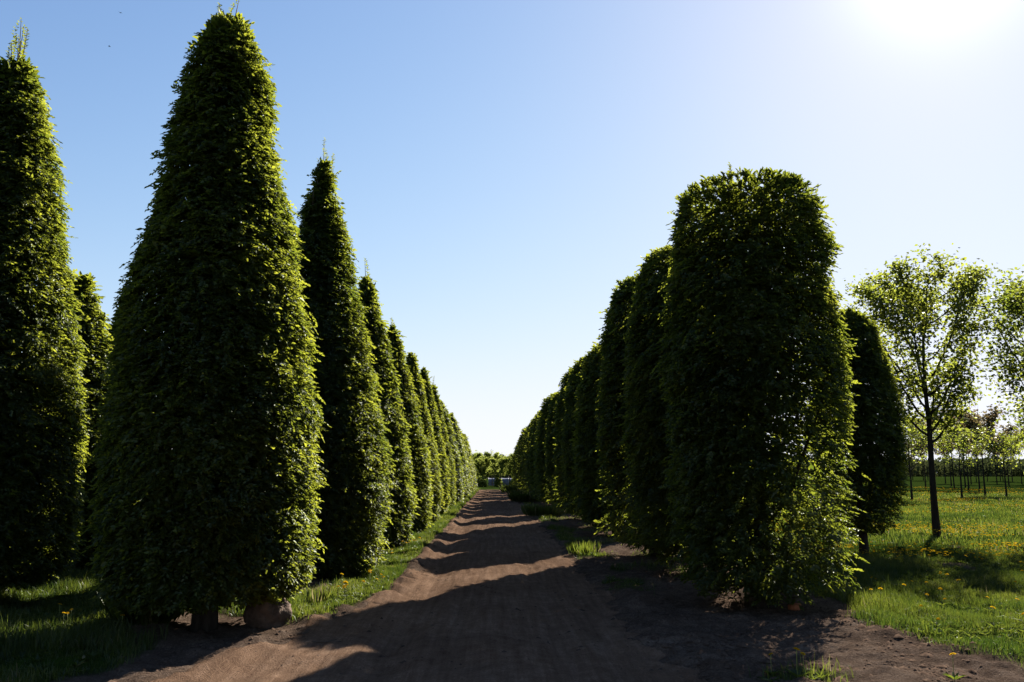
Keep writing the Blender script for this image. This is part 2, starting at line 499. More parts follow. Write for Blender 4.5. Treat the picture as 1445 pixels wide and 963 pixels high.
def hornbeam(label, loc, rz, prof, group, nspray, leaf, seed, trunk_r=.1, limbs=10, shoots=(), mat='hornbeam', sc=(1, 1, 1), limb_parts=False, limb_low=.4, name='hornbeam_tree', core=.16, **kw):
    r = np.random.default_rng(seed + 500)
    top = prof[-1][0]
    t = thing(name, label, 'tree', (*loc, gz(*loc) - .02), rz, group, sc=sc)
    pts = stem_path(top * .93, r)
    rad = trunk_r * np.interp(np.linspace(0, 1, 9), [0, .06, .12, 1], [1.35, 1.08, 1.0, .1])
    parts = [tube_arrays(pts, rad, 10)]
    hp = np.array([p[0] for p in prof]); wp = np.array([p[1] for p in prof])
    lp = []
    for i in range(limbs):
        z0 = limb_low + (top * .7 - limb_low) * i / max(limbs, 1) + r.uniform(0, .15)
        a = i * 2.4 + r.uniform(-.3, .3)
        z1 = min(z0 + r.uniform(1.0, 1.9), top * .96)
        w1 = np.interp(z1, hp, wp) * r.uniform(.75, .97)
        u = np.linspace(0, 1, 7)
        b = np.array([np.interp(z0, pts[:, 2], pts[:, 0]), np.interp(z0, pts[:, 2], pts[:, 1])])
        rr = w1 * u ** .8
        L = np.stack([b[0] + np.cos(a) * rr + r.normal(0, .02, 7) * u, b[1] + np.sin(a) * rr + r.normal(0, .02, 7) * u, z0 + (z1 - z0) * u ** 1.25], -1)
        lp.append(tube_arrays(L, trunk_r * .34 * (1 - .82 * u) * (1 - .4 * i / limbs) + .003, 6))
        # side twigs
        for q in (2, 3, 4):
            d = np.array([np.cos(a + r.normal(0, .9)), np.sin(a + r.normal(0, .9)), r.uniform(.3, .9)])
            d = d / np.linalg.norm(d) * r.uniform(.14, .3)
            tw = np.linspace(0, 1, 4)[:, None]
            lp.append(tube_arrays(L[q] + d * tw, np.array([.009, .007, .005, .003]), 4))
    tr = None
    if not limb_parts:
        parts += lp
    V, F, C, _ = join_arrays(parts)
    tr = link('trunk', mesh('trunk', V, F, C, 'bark', smooth=True), t)
    if limb_parts:
        for i in range(limbs):
            V, F, C, _ = join_arrays(lp[i * 4:i * 4 + 4])
            link('limb', mesh('limb', V, F, C, 'bark', smooth=True), tr)
    kc = {k: v for k, v in kw.items() if k in ('bias', 'fine', 'thin')}
    V, F, C, T = join_arrays([crown_arrays(prof, nspray, leaf, seed, **kw), crown_arrays([(p[0], p[1] * .88) for p in prof], int(nspray * core), leaf * 1.7, seed + 77, inner=1.0, **kc)])
    link('crown', mesh('crown', V, F, C, mat, T), t)
    for i, (b, e) in enumerate(shoots):
        s = [shoot_arrays(b, e, leaf * 1.05, seed + 40 + i)]
        V, F, C, T = join_arrays(s)
        me = mesh('leader_shoot', V, F, C, mat, T)
        sv, sf, scn, stt = tube_arrays(np.linspace(b, e, 5), np.linspace(.010, .003, 5), 5)
        so = link('leader_shoot', me, t)
        link('twig', mesh('twig', sv, sf, scn, 'twig', smooth=True), so)
    return t

GL = 'clipped hornbeam cones in the row left of the road'
GB = 'clipped hornbeams in the row behind the left row'
GR = 'blunt topped hornbeams in the row right of the road'
P_L1 = [(.34, .80), (.45, .98), (.8, 1.03), (1.4, 1.05), (2.12, 1.06), (3.0, .98), (3.7, .86), (4.51, .69), (5.33, .54), (5.91, .43), (6.34, .33), (6.6, .22), (6.74, .09)]
P_L2 = [(.15, .9), (.3, 1.10), (1.0, 1.19), (1.8, 1.17), (2.8, 1.02), (3.8, .80), (4.7, .58), (5.5, .42), (6.1, .26), (6.5, .15), (6.8, .05)]
P_LB = [(.3, .9), (.5, 1.12), (1.5, 1.15), (2.6, 1.05), (3.6, .90), (4.6, .74), (5.5, .56), (6.2, .42), (6.7, .30), (7.0, .14)]
P_LC = [(.10, .85), (.25, 1.04), (.9, 1.10), (1.7, 1.06), (2.6, .90), (3.4, .70), (4.2, .50), (4.9, .31), (5.35, .17), (5.65, .05)]
P_R1 = [(.22, .75), (.4, 1.0), (.9, 1.06), (1.34, 1.08), (2.16, 1.09), (3.0, 1.06), (3.6, 1.0), (4.33, .94), (4.8, .88), (5.0, .84), (5.12, .79), (5.19, .70), (5.21, .35)]
P_R2 = [(.25, .6), (.45, .95), (1.0, 1.02), (2.0, 1.03), (3.0, .98), (3.9, .92), (4.6, .80), (5.0, .68), (5.2, .54), (5.3, .3)]
P_RS = [(.5, .3), (.75, .62), (1.3, .78), (2.0, .84), (2.7, .80), (3.4, .70), (4.0, .58), (4.4, .46), (4.65, .32), (4.78, .1)]

def lean_right(z):   # sparse skirts on the right-hand trees
    return .40 + .60 * sstep(1.0, 2.6, z)

def open_side(th, z):   # the broad tree is bare inside low on the meadow side
    side = sstep(-.25, .45, np.cos(th + .9))
    return 1 - .74 * sstep(3.3, 1.7, z) * side - .35 * sstep(1.7, .9, z) * (1 - side)

def skirt(z):
    return sstep(2.4, 1.0, z)

L1 = hornbeam('big wide hornbeam cone nearest the camera, boulder beside its foot', (-2.95, 8.9), .4, P_L1, GL, 28000, .046, 1, .105, 14,
              [((.03, .05, 6.55), (.10, .1, 7.02)), ((-.05, -.04, 6.5), (-.12, 0, 6.86)), ((.12, -.05, 6.3), (.2, .02, 6.74)), ((-.16, .03, 6.4), (-.2, 0, 6.72))], holes=.42)
L1.rotation_euler.y = -.014
L2 = hornbeam('tall slim hornbeam cone with long ragged leader, second from camera left of road', (-2.88, 13.4), 1.3, P_L2, GL, 21000, .050, 2, .10, 12,
              [((0, 0, 6.5), (.02, .02, 7.2)), ((.10, 0, 6.3), (.16, .03, 7.0)), ((-.12, .04, 6.2), (-.2, 0, 6.75)), ((-.02, -.12, 6.3), (.0, -.17, 6.9)), ((-.22, .05, 5.7), (-.33, .0, 6.2))], holes=.42)
LB = hornbeam('very tall hornbeam cone cut by the left edge of the photo, tuft on top', (-6.35, 10.5), 2.2, P_LB, GB, 21000, .050, 3, .10, 10,
              [((0, 0, 6.8), (-.03, .03, 7.58)), ((.05, -.02, 6.8), (.02, -.06, 7.5)), ((-.05, .02, 6.8), (-.12, .0, 7.45)), ((.12, .0, 6.7), (.2, .02, 7.45)), ((.1, .05, 6.7), (.14, .1, 7.3)), ((-.1, .05, 6.6), (-.18, .02, 7.2))], holes=.4)
L3 = hornbeam('hornbeam cone with small twig at its tip, third from camera left of road', (-2.84, 18.0), .7, P_LC, GL, 11000, .066, 4, .095, 8,
              [((0, 0, 5.4), (-.05, 0, 6.05)), ((.24, .03, 5.0), (.3, .03, 5.4))], holes=.35, sc=(1, 1, 1.04))
L4 = hornbeam('fourth clipped hornbeam cone from the camera left of the dirt road', (-2.80, 22.6), 2.9, P_LC, GL, 9500, .070, 5, .095, 6,
              [((.03, 0, 5.4), (.05, .03, 5.85))], holes=.35, sc=(1, 1, .99))
L9 = hornbeam('ninth clipped hornbeam cone from the camera left of the dirt road', (-2.68, 46.0), 1.1, P_LC, GL, 5000, .098, 6, .095, 4, fine=False, holes=.05, sc=(.95, .95, .9))
ORD = 'first second third fourth fifth sixth seventh eighth ninth tenth eleventh twelfth thirteenth fourteenth fifteenth sixteenth seventeenth eighteenth nineteenth twentieth twenty-first twenty-second twenty-third twenty-fourth'.split()
for i, e in enumerate([(27.3, 3, .98), (32.0, 4, .96), (36.6, 3, .95), (41.3, 9, .94), None, (50.6, 9, .90), (55.3, 9, .89), (60.0, 9, .87), (64.6, 9, .86), (69.3, 9, .85), (74.0, 9, .86)]):
    if e is None:
        continue
    y, s, hs = e
    x = min(-2.93 + .009 * (y - 9), -2.6)
    copy_thing({3: L3, 4: L4, 9: L9}[s], ORD[i + 4] + ' clipped hornbeam cone from the camera left of the dirt road', (x, y, gz(x, y) - .02), i * 1.9 + .3, (.95 + .05 * math.sin(i * 5), .95 + .05 * math.sin(i * 5), hs * (1 + .035 * math.sin(i * 7.7))), ('leader_shoot',) if i % 4 != 2 else ())
b1 = copy_thing(L3, 'shorter hornbeam cone half hidden behind the tall one at the left edge', (-7.2, 14.4, gz(-7.2, 14.4)), 3.3, (1.05, 1.05, .89), ('leader_shoot',)); b1['group'] = GB
b2 = copy_thing(L4, 'hornbeam tip peeping out left of the big wide cone, farther back', (-8.55, 19.2, gz(-8.55, 19.2)), 1.3, (.9, .9, 1.04)); b2['group'] = GB

R1 = hornbeam('broad flat topped hornbeam nearest the camera right of the road', (3.21, 10.1), .9, P_R1, GR, 22000, .049, 11, .10, 14, [((.4, .1, 5.0), (.48, .1, 5.38)), ((-.42, 0, 5.0), (-.5, 0, 5.36)), ((.62, .1, 4.9), (.72, .1, 5.32)), ((-.05, .3, 5.1), (-.02, .36, 5.4))],
              limb_parts=True, holes=.55, thin=open_side, core=.10, lump=.08, rough_low=skirt)
R2 = hornbeam('blunt hornbeam second from camera right of the road, peeping behind the flat topped one', (3.16, 13.3), 2.0, P_R2, GR, 17000, .053, 12, .095, 9, holes=.45, bias=lean_right, core=.07, rough_low=skirt)
R3 = hornbeam('blunt hornbeam third from camera right of the road, just before the gap', (3.04, 16.0), .2, P_R2, GR, 11000, .066, 13, .095, 8, holes=.35, bias=lean_right, core=.07, rough_low=skirt, sc=(1, 1, 1.02))
R4 = hornbeam('fourth blunt hornbeam from the camera right of the road, lower beyond the gap', (3.12, 21.6), 3.2, P_R2, GR, 8500, .074, 14, .09, 6, holes=.35, bias=lean_right, core=.07, rough_low=skirt, sc=(1, 1, .93))
R9 = hornbeam('tenth blunt hornbeam from the camera right of the dirt road', (2.98, 45.3), 3.2, P_R2, GR, 5000, .10, 15, .09, 4, fine=False, holes=.05, bias=lean_right, core=.07, rough_low=skirt, sc=(1, 1, .95))
for i, e in enumerate([(24.9, 3, .95), (28.3, 4, .96), (33.6, 3, .95), (38.6, 9, .95), (41.9, 9, .96), None, (48.7, 9, .95), (52.2, 9, .94), (57.3, 9, .94), (60.6, 9, .93), (65.8, 9, .94), (70.8, 9, .92), (76.0, 9, .90), (81.5, 9, .86)]):
    if e is None:
        continue
    y, s, hs = e
    x = max(3.16 - .004 * (y - 10), 2.9)
    copy_thing({3: R3, 4: R4, 9: R9}[s], ORD[i + 4] + ' blunt hornbeam from the camera right of the dirt road', (x, y, gz(x, y) - .02), i * 2.3 + .6, (1 + .06 * math.sin(i * 3.1), 1 + .06 * math.cos(i * 4.3), hs * (1 + .03 * math.sin(i * 9))))
RS = hornbeam('small slim hornbeam behind the flat topped one, before the leafy maple', (6.95, 15.87), 1.6, P_RS, 'small hornbeams beside the meadow', 8000, .058, 16, .075, 12, limb_parts=True, holes=.12,
              bias=lambda z: .45 + .55 * sstep(1.2, 2.4, z), core=.05, rough_low=lambda z: .5 * skirt(z), limb_low=.6)

# ------------------------------------------------------------------ open-crowned trees
def airy_tree(name, label, loc, h, base, rad, seed, group, trunk_r, nleaf, leaf, mat, bark='maple_bark', nlimb=12, rz=0.0, shape=.5, parts=True, fine=False, cat='tree', stub=0):
    r = np.random.default_rng(seed)
    t = thing(name, label, cat, (*loc, gz(*loc) - .02), rz, group)
    pts = stem_path(h * .94, r, wob=.035)
    tr_r = trunk_r * np.interp(np.linspace(0, 1, 9), [0, .05, .12, 1], [1.35, 1.05, 1, .08])
    V, F, C, _ = tube_arrays(pts, tr_r, 10)
    extra, ends = [], []
    limbs = []
    for i in range(nlimb):
        f = (i + r.uniform(.1, .9)) / nlimb
        z0 = base * .92 + (h * .86 - base) * f ** 1.1
        a = i * 2.4 + r.uniform(-.4, .4)
        zc = (z0 - base) / (h - base)
        reach = rad * (np.sin(np.pi * np.clip(zc * .75 + .22, 0, 1)) ** .7) * r.uniform(.7, 1.0)
        z1 = min(z0 + reach * r.uniform(1.1, 2.2), h * (.99 - .17 * reach / rad))
        u = np.linspace(0, 1, 7)
        b0 = np.array([np.interp(z0, pts[:, 2], pts[:, 0]), np.interp(z0, pts[:, 2], pts[:, 1])])
        L = np.stack([b0[0] + np.cos(a) * reach * u ** .85 + r.normal(0, .03, 7) * u, b0[1] + np.sin(a) * reach * u ** .85 + r.normal(0, .03, 7) * u, z0 + (z1 - z0) * u ** 1.35], -1)
        r0 = trunk_r * (.42 - .25 * f)
        arr = [tube_arrays(L, r0 * (1 - .8 * u) + .003, 6)]
        for q in range(2, 7):
            for w in range(5):
                d = np.array([np.cos(a + r.normal(0, 1.0)), np.sin(a + r.normal(0, 1.0)), r.uniform(-.15, .9)])
                d = d / np.linalg.norm(d) * rad * r.uniform(.14, .36)
                tw = np.linspace(0, 1, 4)[:, None]
                tp = L[q] + d * tw - np.array([0, 0, .05]) * tw ** 2
                arr.append(tube_arrays(tp, np.array([.010, .007, .005, .003]), 4))
                for s in (.45, .75, 1.0):
                    ends.append(L[q] + d * s)
        limbs.append(arr)
    for z in np.linspace(h * .7, h * .97, 8):
        ends.append(np.array([np.interp(z, pts[:, 2], pts[:, 0]) + r.normal(0, .12), np.interp(z, pts[:, 2], pts[:, 1]) + r.normal(0, .12), z]))
    if parts:
        to = link('trunk', mesh('trunk', V, F, C, bark, smooth=True), t)
        for arr in limbs:
            v, f, c, _ = join_arrays(arr)
            link('limb', mesh('limb', v, f, c, bark, smooth=True), to)
    else:
        v, f, c, _ = join_arrays([(V, F, C, _)] + [x for arr in limbs for x in arr])
        link('trunk', mesh('trunk', v, f, c, bark, smooth=True), t)
    E = np.array(ends)
    # dense and bare spots along the twigs
    wgt = np.clip(.85 + .6 * noise3(E[:, 0] * 1.6, E[:, 1] * 1.6, E[:, 2] * 1.6, seed), .06, 2)
    idx = r.choice(len(E), nleaf, p=wgt / wgt.sum())
    P = E[idx] + r.normal(0, rad * .075, (nleaf, 3))
    D = np.stack([r.normal(0, 1, nleaf), r.normal(0, 1, nleaf), r.normal(-.5, .5, nleaf)], -1)
    N = np.stack([r.normal(0, .7, nleaf), r.normal(0, .7, nleaf), np.ones(nleaf)], -1)
    L = leaf * r.uniform(.6, 1.2, nleaf)
    tint = np.clip(.5 + .3 * noise3(P[:, 0] * 1.3, P[:, 1] * 1.3, P[:, 2] * 1.3, seed + 2) + r.normal(0, .14, nleaf), 0, 1)
    V, F, C, T = leaf_arrays(P, D, N, L, L * .85, tint, fine)
    link('crown', mesh('crown', V, F, C, mat, T), t)
    return t

airy_tree('maple_tree', 'airy young maple with dark bare trunk standing in the dandelion meadow', (11.27, 21.4), 7.8, 2.5, 1.5, 101, 'maples in the meadow', .082, 15000, .10, 'maple', nlimb=24)
airy_tree('maple_tree', 'maple crown reaching in at the right edge of the photo', (14.75, 20.4), 7.1, 1.2, 2.2, 102, 'maples in the meadow', .10, 20000, .10, 'maple', nlimb=24)
for i, (x, y, h, lb) in enumerate([(24.0, 48.0, 4.9, 'small pale green maple seen low behind the slim hornbeam'), (28.6, 51.0, 4.6, 'small pale green maple seen low right of the maple trunk'), (33.2, 54.0, 4.4, 'small pale green maple seen low under the edge maple')]):
    airy_tree('maple_tree', lb, (x, y), h, 1.7, 1.7, 110 + i, 'maples in the meadow', .055, 1800, .13, 'maple', nlimb=11, parts=False)

# young staked-out nursery trees with purple leaves, far side of the meadow
yt = [(44, 85), (55.7, 101.6), (45.1, 81.7), (52.3, 92.5), (43.1, 75.7), (45.8, 78.5), (35.5, 60.3)]
def meadow_point(px, py):
    a, b = (px - 722.5) / 1172, -(py - 481.5) / 1172
    p, yw = R(9.04), R(1.23)
    fw, up = math.cos(p) - b * math.sin(p), math.sin(p) + b * math.cos(p)
    x, y = a * math.cos(yw) + fw * math.sin(yw), fw * math.cos(yw) - a * math.sin(yw)
    t = 20.0
    while 1.6 + up * t > rise(np.array(x * t), np.array(y * t)) and t < 140:
        t += .25
    return x * t, y * t
spots = sorted(meadow_point(1180 + x / 5.453, 640 + y / 5.453) for x, y in [(590, 205), (672, 212), (690, 275), (707, 205), (842, 235), (887, 255), (910, 280), (995, 265), (1022, 290), (1040, 240), (1080, 222), (1105, 285), (1147, 325), (1165, 215), (1238, 235), (1265, 212), (1285, 215), (1330, 250), (1357, 220), (1430, 240)])
spots.sort(key=lambda p: p[0] / p[1])
protos = []
GY = 'thin nursery trees across the meadow'
for i, (x, y) in enumerate(spots):
    lb = ORD[i] + ' from the left of the thin dark-stemmed young trees across the meadow'
    if i < 4:
        protos.append(airy_tree('young_tree', lb, (x, y), 6.5 + .3 * i, 3.5, 1.5, 130 + i, GY, .055, 2600, .19, 'purple', nlimb=9, parts=False, rz=i))
    else:
        s = .9 + .2 * ((i * 37) % 10) / 10
        copy_thing(protos[i % 4], lb, (x, y, gz(x, y)), i * 1.7, (s, s, .88 + .2 * ((i * 53) % 10) / 10))

# pale spring trees closing the view at the road's end
GE = 'pale green trees closing the end of the road'
ends = [(-4.6, 101, 4.3), (-3.4, 98, 3.5), (-2.3, 103, 4.5), (-1.2, 100, 3.7), (-.2, 104, 4.55), (.8, 99, 3.7), (1.9, 103, 4.0), (2.9, 100, 4.2), (4.0, 104, 4.7)]
for i, (x, y, h) in enumerate(ends):
    lb = ORD[i] + ' from the left of the pale green trees at the road end'
    if i < 3:
        o = airy_tree('pale_tree', lb, (x, y), 4.4, 1.15, .95, 160 + i, GE, .05, 4600, .15, 'pale', nlimb=12, parts=False)
        o.scale = (1, 1, h / 4.4)
        protos.append(o)
    else:
        copy_thing(protos[-3 + i % 3], lb, (x, y, gz(x, y)), i * 2.1, (1.05, 1.05, h / 4.4))

def shrub(label, x, y, w, h, seed):
    t = thing('shrub', label, 'shrub', (x, y, gz(x, y)), seed, 'low shrubs under the trees at the road end', sc=(1, 1, 1))
    prof = [(.02, w * .8), (h * .35, w), (h * .7, w * .8), (h * .92, w * .45), (h, w * .1)]
    V, F, C, T = crown_arrays(prof, int(420 * w * h) + 60, .15, seed, fine=False, lump=.16)
    link('crown', mesh('crown', V, F, C, 'pale', T), t)
    r = np.random.default_rng(seed)
    st = [tube_arrays(np.linspace((0, 0, -.05), (r.normal(0, w * .4), r.normal(0, w * .4), h * .8), 5), np.linspace(.02, .006, 5), 5) for _ in range(5)]
    V, F, C, _ = join_arrays(st)
    link('stems', mesh('stems', V, F, C, 'bark', smooth=True), t)
shrub('low dark shrub under pale trees at road end, left of the tunnel', -1.7, 96.5, .9, 1.15, 901)
shrub('dark shrub at road end just right of the last left cone', -3.3, 95, .8, 1.2, 902)
shrub('small dark shrub standing before the pale blue tunnel at road end', .45, 99, .45, 1.1, 903)
shrub('dark shrub covering the right end of the pale blue tunnel', 2.5, 97, .6, 1.2, 904)

def far_woods():
    r = np.random.default_rng(77)
    n = 80000
    x = r.uniform(-120, 420, n); y = 235 + r.uniform(0, 30, n)
    top = 5.0 + 1.6 * noise2(x * .11, y * .02, 3) + 1.4 * noise2(x * .4, y * .1, 4)
    z = rise(x, y) + top * r.random(n) ** .8
    P = np.stack([x, y, z], -1)
    D = r.normal(0, 1, (n, 3)); N = r.normal(0, 1, (n, 3))
    L = r.uniform(.7, 1.4, n)
    tint = np.clip(.5 + .4 * noise2(x * .12, y * .1, 8) + r.normal(0, .12, n), 0, 1)
    V, F, C, T = leaf_arrays(P, D, N, L, L * .8, tint, False)
    o = link('far_woods', mesh('far_woods', V, F, C, 'wood', T))
    o['kind'] = 'stuff'; o['label'] = 'far-off wood along the horizon'; o['category'] = 'wood'
far_woods()

# ------------------------------------------------------------------ grass
def blades(name, label, n, xr, yr, hmin, hmax, wid, seed, dens=None, cat='grass', dgrow=0.0, bend=.55):
    r = np.random.default_rng(seed)
    x = r.uniform(*xr, n); y = r.uniform(*yr, n)
    p = grass(x, y)
    if dens is not None:
        p = p * dens(x, y)
    k = r.random(n) < p
    x, y = x[k], y[k]
    n = len(x)
    z = height(x, y) - .01
    d = np.hypot(x, y)
    tuft = .95 + .6 * fbm2(x * 1.1, y * 1.1, seed + 1, 4)
    H = r.uniform(hmin, hmax, n) * np.clip(tuft, .3, 2.2) * np.where(r.random(n) < .03, 1.5, 1)
    Wd = wid * r.uniform(.7, 1.3, n) * (1 + dgrow * d)
    a = r.uniform(0, 2 * math.pi, n)
    b = r.uniform(0, 2 * math.pi, n)
    lean = np.abs(r.normal(0, bend, n)) * H
    s = np.stack([np.cos(a), np.sin(a), 0 * a], -1) * Wd[:, None] * .5
    l = np.stack([np.cos(b), np.sin(b), 0 * b], -1)
    B = np.stack([x, y, z], -1)
    mid = B + l * (lean * .3)[:, None] + np.array([0, 0, 1.0]) * (H * .55)[:, None]
    tip = B + l * lean[:, None] + np.array([0, 0, 1.0]) * np.sqrt(np.maximum(H ** 2 - (lean * .7) ** 2, .2 * H ** 2))[:, None]
    V = np.stack([B - s, B + s, mid + s * .75, mid - s * .75, tip], 1).reshape(-1, 3)
    i = np.arange(n)[:, None] * 5
    F = np.concatenate([i + np.array([[0, 1, 2, 3]]), i + np.array([[3, 2, 4]])], 1).reshape(-1)
    C = np.tile([4, 3], n)
    tint = np.clip(.40 + .35 * fbm2(x * .9, y * .9, seed + 5, 3) + r.normal(0, .2, n), 0, 1)
    o = link(name, mesh(name, V, F, C, 'grass', np.repeat(tint, 5)))
    o['kind'] = 'stuff'; o['label'] = label; o['category'] = cat

blades('meadow_grass', 'bright meadow grass right of the hornbeams', 260000, (3.6, 12), (5.6, 16), .05, .12, .0055, 201)
blades('meadow_grass', 'mown meadow grass spreading to the far trees', 260000, (4.0, 45), (15, 62), .08, .16, .006, 202, dens=lambda x, y: np.clip(900 / (y * y), .15, 1) * (np.abs(x / y - .45) < .4), dgrow=.05)
blades('verge_grass', 'grass verge between the left trees and the road', 150000, (-2.5, -1.3), (8.8, 34), .035, .11, .006, 203, dens=lambda x, y: np.clip(180 / (y * y), .12, 1), dgrow=.03)
blades('verge_grass', 'grass verge between the left trees and the road, farther on', 40000, (-2.5, -1.3), (34, 84), .08, .2, .012, 204, dgrow=.02)
blades('rough_grass', 'rough grass in the shade around the left trees', 170000, (-9.5, -2.2), (5.6, 15), .06, .16, .006, 205)
blades('weed_patches', 'patchy weeds along the right road edge', 110000, (1.4, 4.3), (6, 45), .04, .11, .006, 206, dens=lambda x, y: np.clip(260 / (y * y), .15, 1), dgrow=.03)

def weeds():
    r = np.random.default_rng(55)
    n = 5200
    x = np.concatenate([r.uniform(1.5, 9, n), r.uniform(-9, -1.3, n)]); y = np.concatenate([r.uniform(5.6, 16, n), r.uniform(5.6, 20, n)])
    k = r.random(2 * n) < np.clip(grass(x, y) * .8 - .1, 0, 1) * (1 - road_mask(x, y)) * np.clip(.5 + 1.1 * noise2(x * 1.3, y * 1.3, 56), 0, 1)
    x, y = x[k], y[k]; n = len(x); z = height(x, y)
    parts = []
    size = r.uniform(.04, .10, n)
    for j in range(6):
        a = j * 1.05 + r.normal(0, .3, n)
        P = np.stack([x, y, z], -1)
        D = np.stack([np.cos(a), np.sin(a), r.uniform(.25, 1.2, n)], -1)
        N = np.stack([-np.cos(a) * .6, -np.sin(a) * .6, np.ones(n)], -1)
        parts.append(leaf_arrays(P, D, N, size * r.uniform(.7, 1.2, n), size * r.uniform(.22, .42, n), np.clip(r.normal(.45, .22, n), 0, 1)))
    V, F, C, T = join_arrays(parts)
    o = link('low_weeds', mesh('low_weeds', V, F, C, 'grass', T))
    o['kind'] = 'stuff'; o['label'] = 'broad leaved weeds low in the grass and on bare soil'; o['category'] = 'weeds'
weeds()

# taller tufts leaning over the right edge of the road
def tuft(label, x, y, n, h, spread, seed, group, pale=False):
    r = np.random.default_rng(seed)
    a = r.uniform(0, 6.283, n); q = spread * .35 * np.sqrt(r.random(n))
    P = np.stack([np.cos(a) * q, np.sin(a) * q, 0 * a - .01], -1)
    D = np.stack([np.cos(a) * r.uniform(.1, .9, n), np.sin(a) * r.uniform(.1, .9, n), np.ones(n)], -1)
    N = np.stack([np.cos(a), np.sin(a), .2 + 0 * a], -1)
    L = h * r.uniform(.5, 1.1, n)
    V, F, C, T = leaf_arrays(P, D, N, L, L * .07 + .006, np.clip(r.normal(.75 if pale else .55, .2, n), 0, 1))
    return thing('grass_tuft', label, 'grass tuft', (x, y, gz(x, y)), 0, group, mesh('grass_tuft', V, F, C, 'grass', T))
GT = 'grass tufts along the road edges'
tuft('yellow green grass tuft on right road edge where the first light stripe ends', 1.75, 16.6, 160, .26, .8, 1, GT)
tuft('large round grass tuft on right road edge, half way down the road', 1.8, 31, 420, .5, 1.9, 2, GT)
tuft('second round grass tuft on right road edge, beyond the large one', 1.8, 47, 420, .7, 2.4, 3, GT)
tuft('last low grass tuft right of the road, by the far end', 1.75, 70, 420, .8, 3.2, 4, GT)
tuft('pale dry grass tuft on the left verge behind the boulder', -2.12, 10.35, 40, .26, .3, 5, GT, True)
tuft('leafy grass tuft lit by sun under the left edge of the big cone', -3.65, 9.2, 260, .42, .8, 6, GT)

# ------------------------------------------------------------------ dandelions
def dandelion_meshes():
    r = np.random.default_rng(5)
    parts = []
    for ring, (nn, L, tilt) in enumerate([(16, .021, .25), (13, .016, .6), (9, .010, 1.2)]):
        a = np.arange(nn) * 6.283 / nn + ring * .2
        P = np.stack([np.cos(a) * .003, np.sin(a) * .003, 0 * a + .002 * ring], -1)
        D = np.stack([np.cos(a), np.sin(a), 0 * a + tilt], -1)
        N = np.stack([-np.cos(a) * tilt, -np.sin(a) * tilt, np.ones(nn)], -1)
        parts.append(leaf_arrays(P, D, N, np.full(nn, L), np.full(nn, .0065), np.clip(r.normal(.5, .2, nn), 0, 1)))
    V, F, C, T = join_arrays(parts)
    head = mesh('flower_head', V, F, C, 'petal', T)
    V, F, C, T = tube_arrays([(0, 0, -.16), (.004, .002, -.1), (.003, 0, -.04), (0, 0, 0)], [.0022, .002, .002, .0034], 6)
    stem = mesh('stem', V, F, C, 'stem', smooth=True)
    n = 9
    a = np.arange(n) * 2.4
    P = np.stack([np.cos(a) * .006, np.sin(a) * .006, 0 * a - .15], -1)
    D = np.stack([np.cos(a), np.sin(a), .5 + .3 * r.random(n)], -1)
    N = np.stack([-np.cos(a) * .5, -np.sin(a) * .5, np.ones(n)], -1)
    V, F, C, T = leaf_arrays(P, D, N, np.full(n, .075), np.full(n, .02), np.clip(r.normal(.5, .2, n), 0, 1))
    leaf = mesh('leaf_rosette', V, F, C, 'grass', T)
    return head, stem, leaf
D_HEAD, D_STEM, D_LEAF = dandelion_meshes()
dand = None
def dandelion(x, y, label, group, r, sc=1.0):
    global dand
    z = gz(x, y)
    if dand is None:
        dand = thing('dandelion', label, 'flower', (x, y, z), 0, group)
        link('flower_head', D_HEAD, dand, (0, 0, .16)).rotation_euler = (.35, .25, 0)
        link('stem', D_STEM, dand, (0, 0, .16))
        link('leaf_rosette', D_LEAF, dand, (0, 0, .16))
        o = dand
    else:
        o = copy_thing(dand, label, (x, y, z), r.uniform(0, 6.28))
        o['group'] = group
    s = r.uniform(.85, 1.25) * sc
    o.scale = (s, s, s)

def scatter(n, xr, yr, label, group, seed, sc=1.0, thr=.5):
    r = np.random.default_rng(seed)
    k = 0
    for _ in range(n * 30):
        x, y = r.uniform(*xr), r.uniform(*yr)
        if grass(np.array([x]), np.array([y]))[0] > thr:
            dandelion(x, y, label, group, r, sc); k += 1
            if k == n:
                break
rr = np.random.default_rng(3)
for (x, y, lb) in [(2.42, 6.75, 'dandelion in bloom in the soil by the bottom edge, larger of the front clump'), (2.34, 6.66, 'dandelion in bloom low in the front clump by the bottom edge'), (2.2, 6.85, 'shaded dandelion left in the front clump by the bottom edge'), (3.5, 6.55, 'lone dandelion on bare soil in front of the meadow corner'),
                   (-6.05, 8.9, 'dandelion in rough grass at the left edge, upper of the pair'), (-5.9, 8.75, 'dandelion in rough grass at the left edge, lower of the pair')]:
    dandelion(x, y, lb, 'single dandelions in the foreground', rr, 1.15)
scatter(14, (-2.05, -1.5), (10.2, 12.6), 'yellow dandelion blooming on the left grass verge before the second cone', 'dandelions on the left verge', 301, 1.1)
scatter(9, (-1.9, -1.5), (14.5, 18), 'yellow dandelion blooming on the left grass verge beside the third cone', 'dandelions on the left verge', 302, 1.1)
scatter(5, (-4.6, -3.5), (8.6, 9.6), 'yellow dandelion in the sunlit strip of grass behind the big cone', 'dandelions behind the big cone', 303)
scatter(60, (4.3, 8), (6.8, 12.5), 'yellow dandelion in the sunlit meadow corner right of the broad hornbeam', 'dandelions in the near meadow', 304, 1.05)

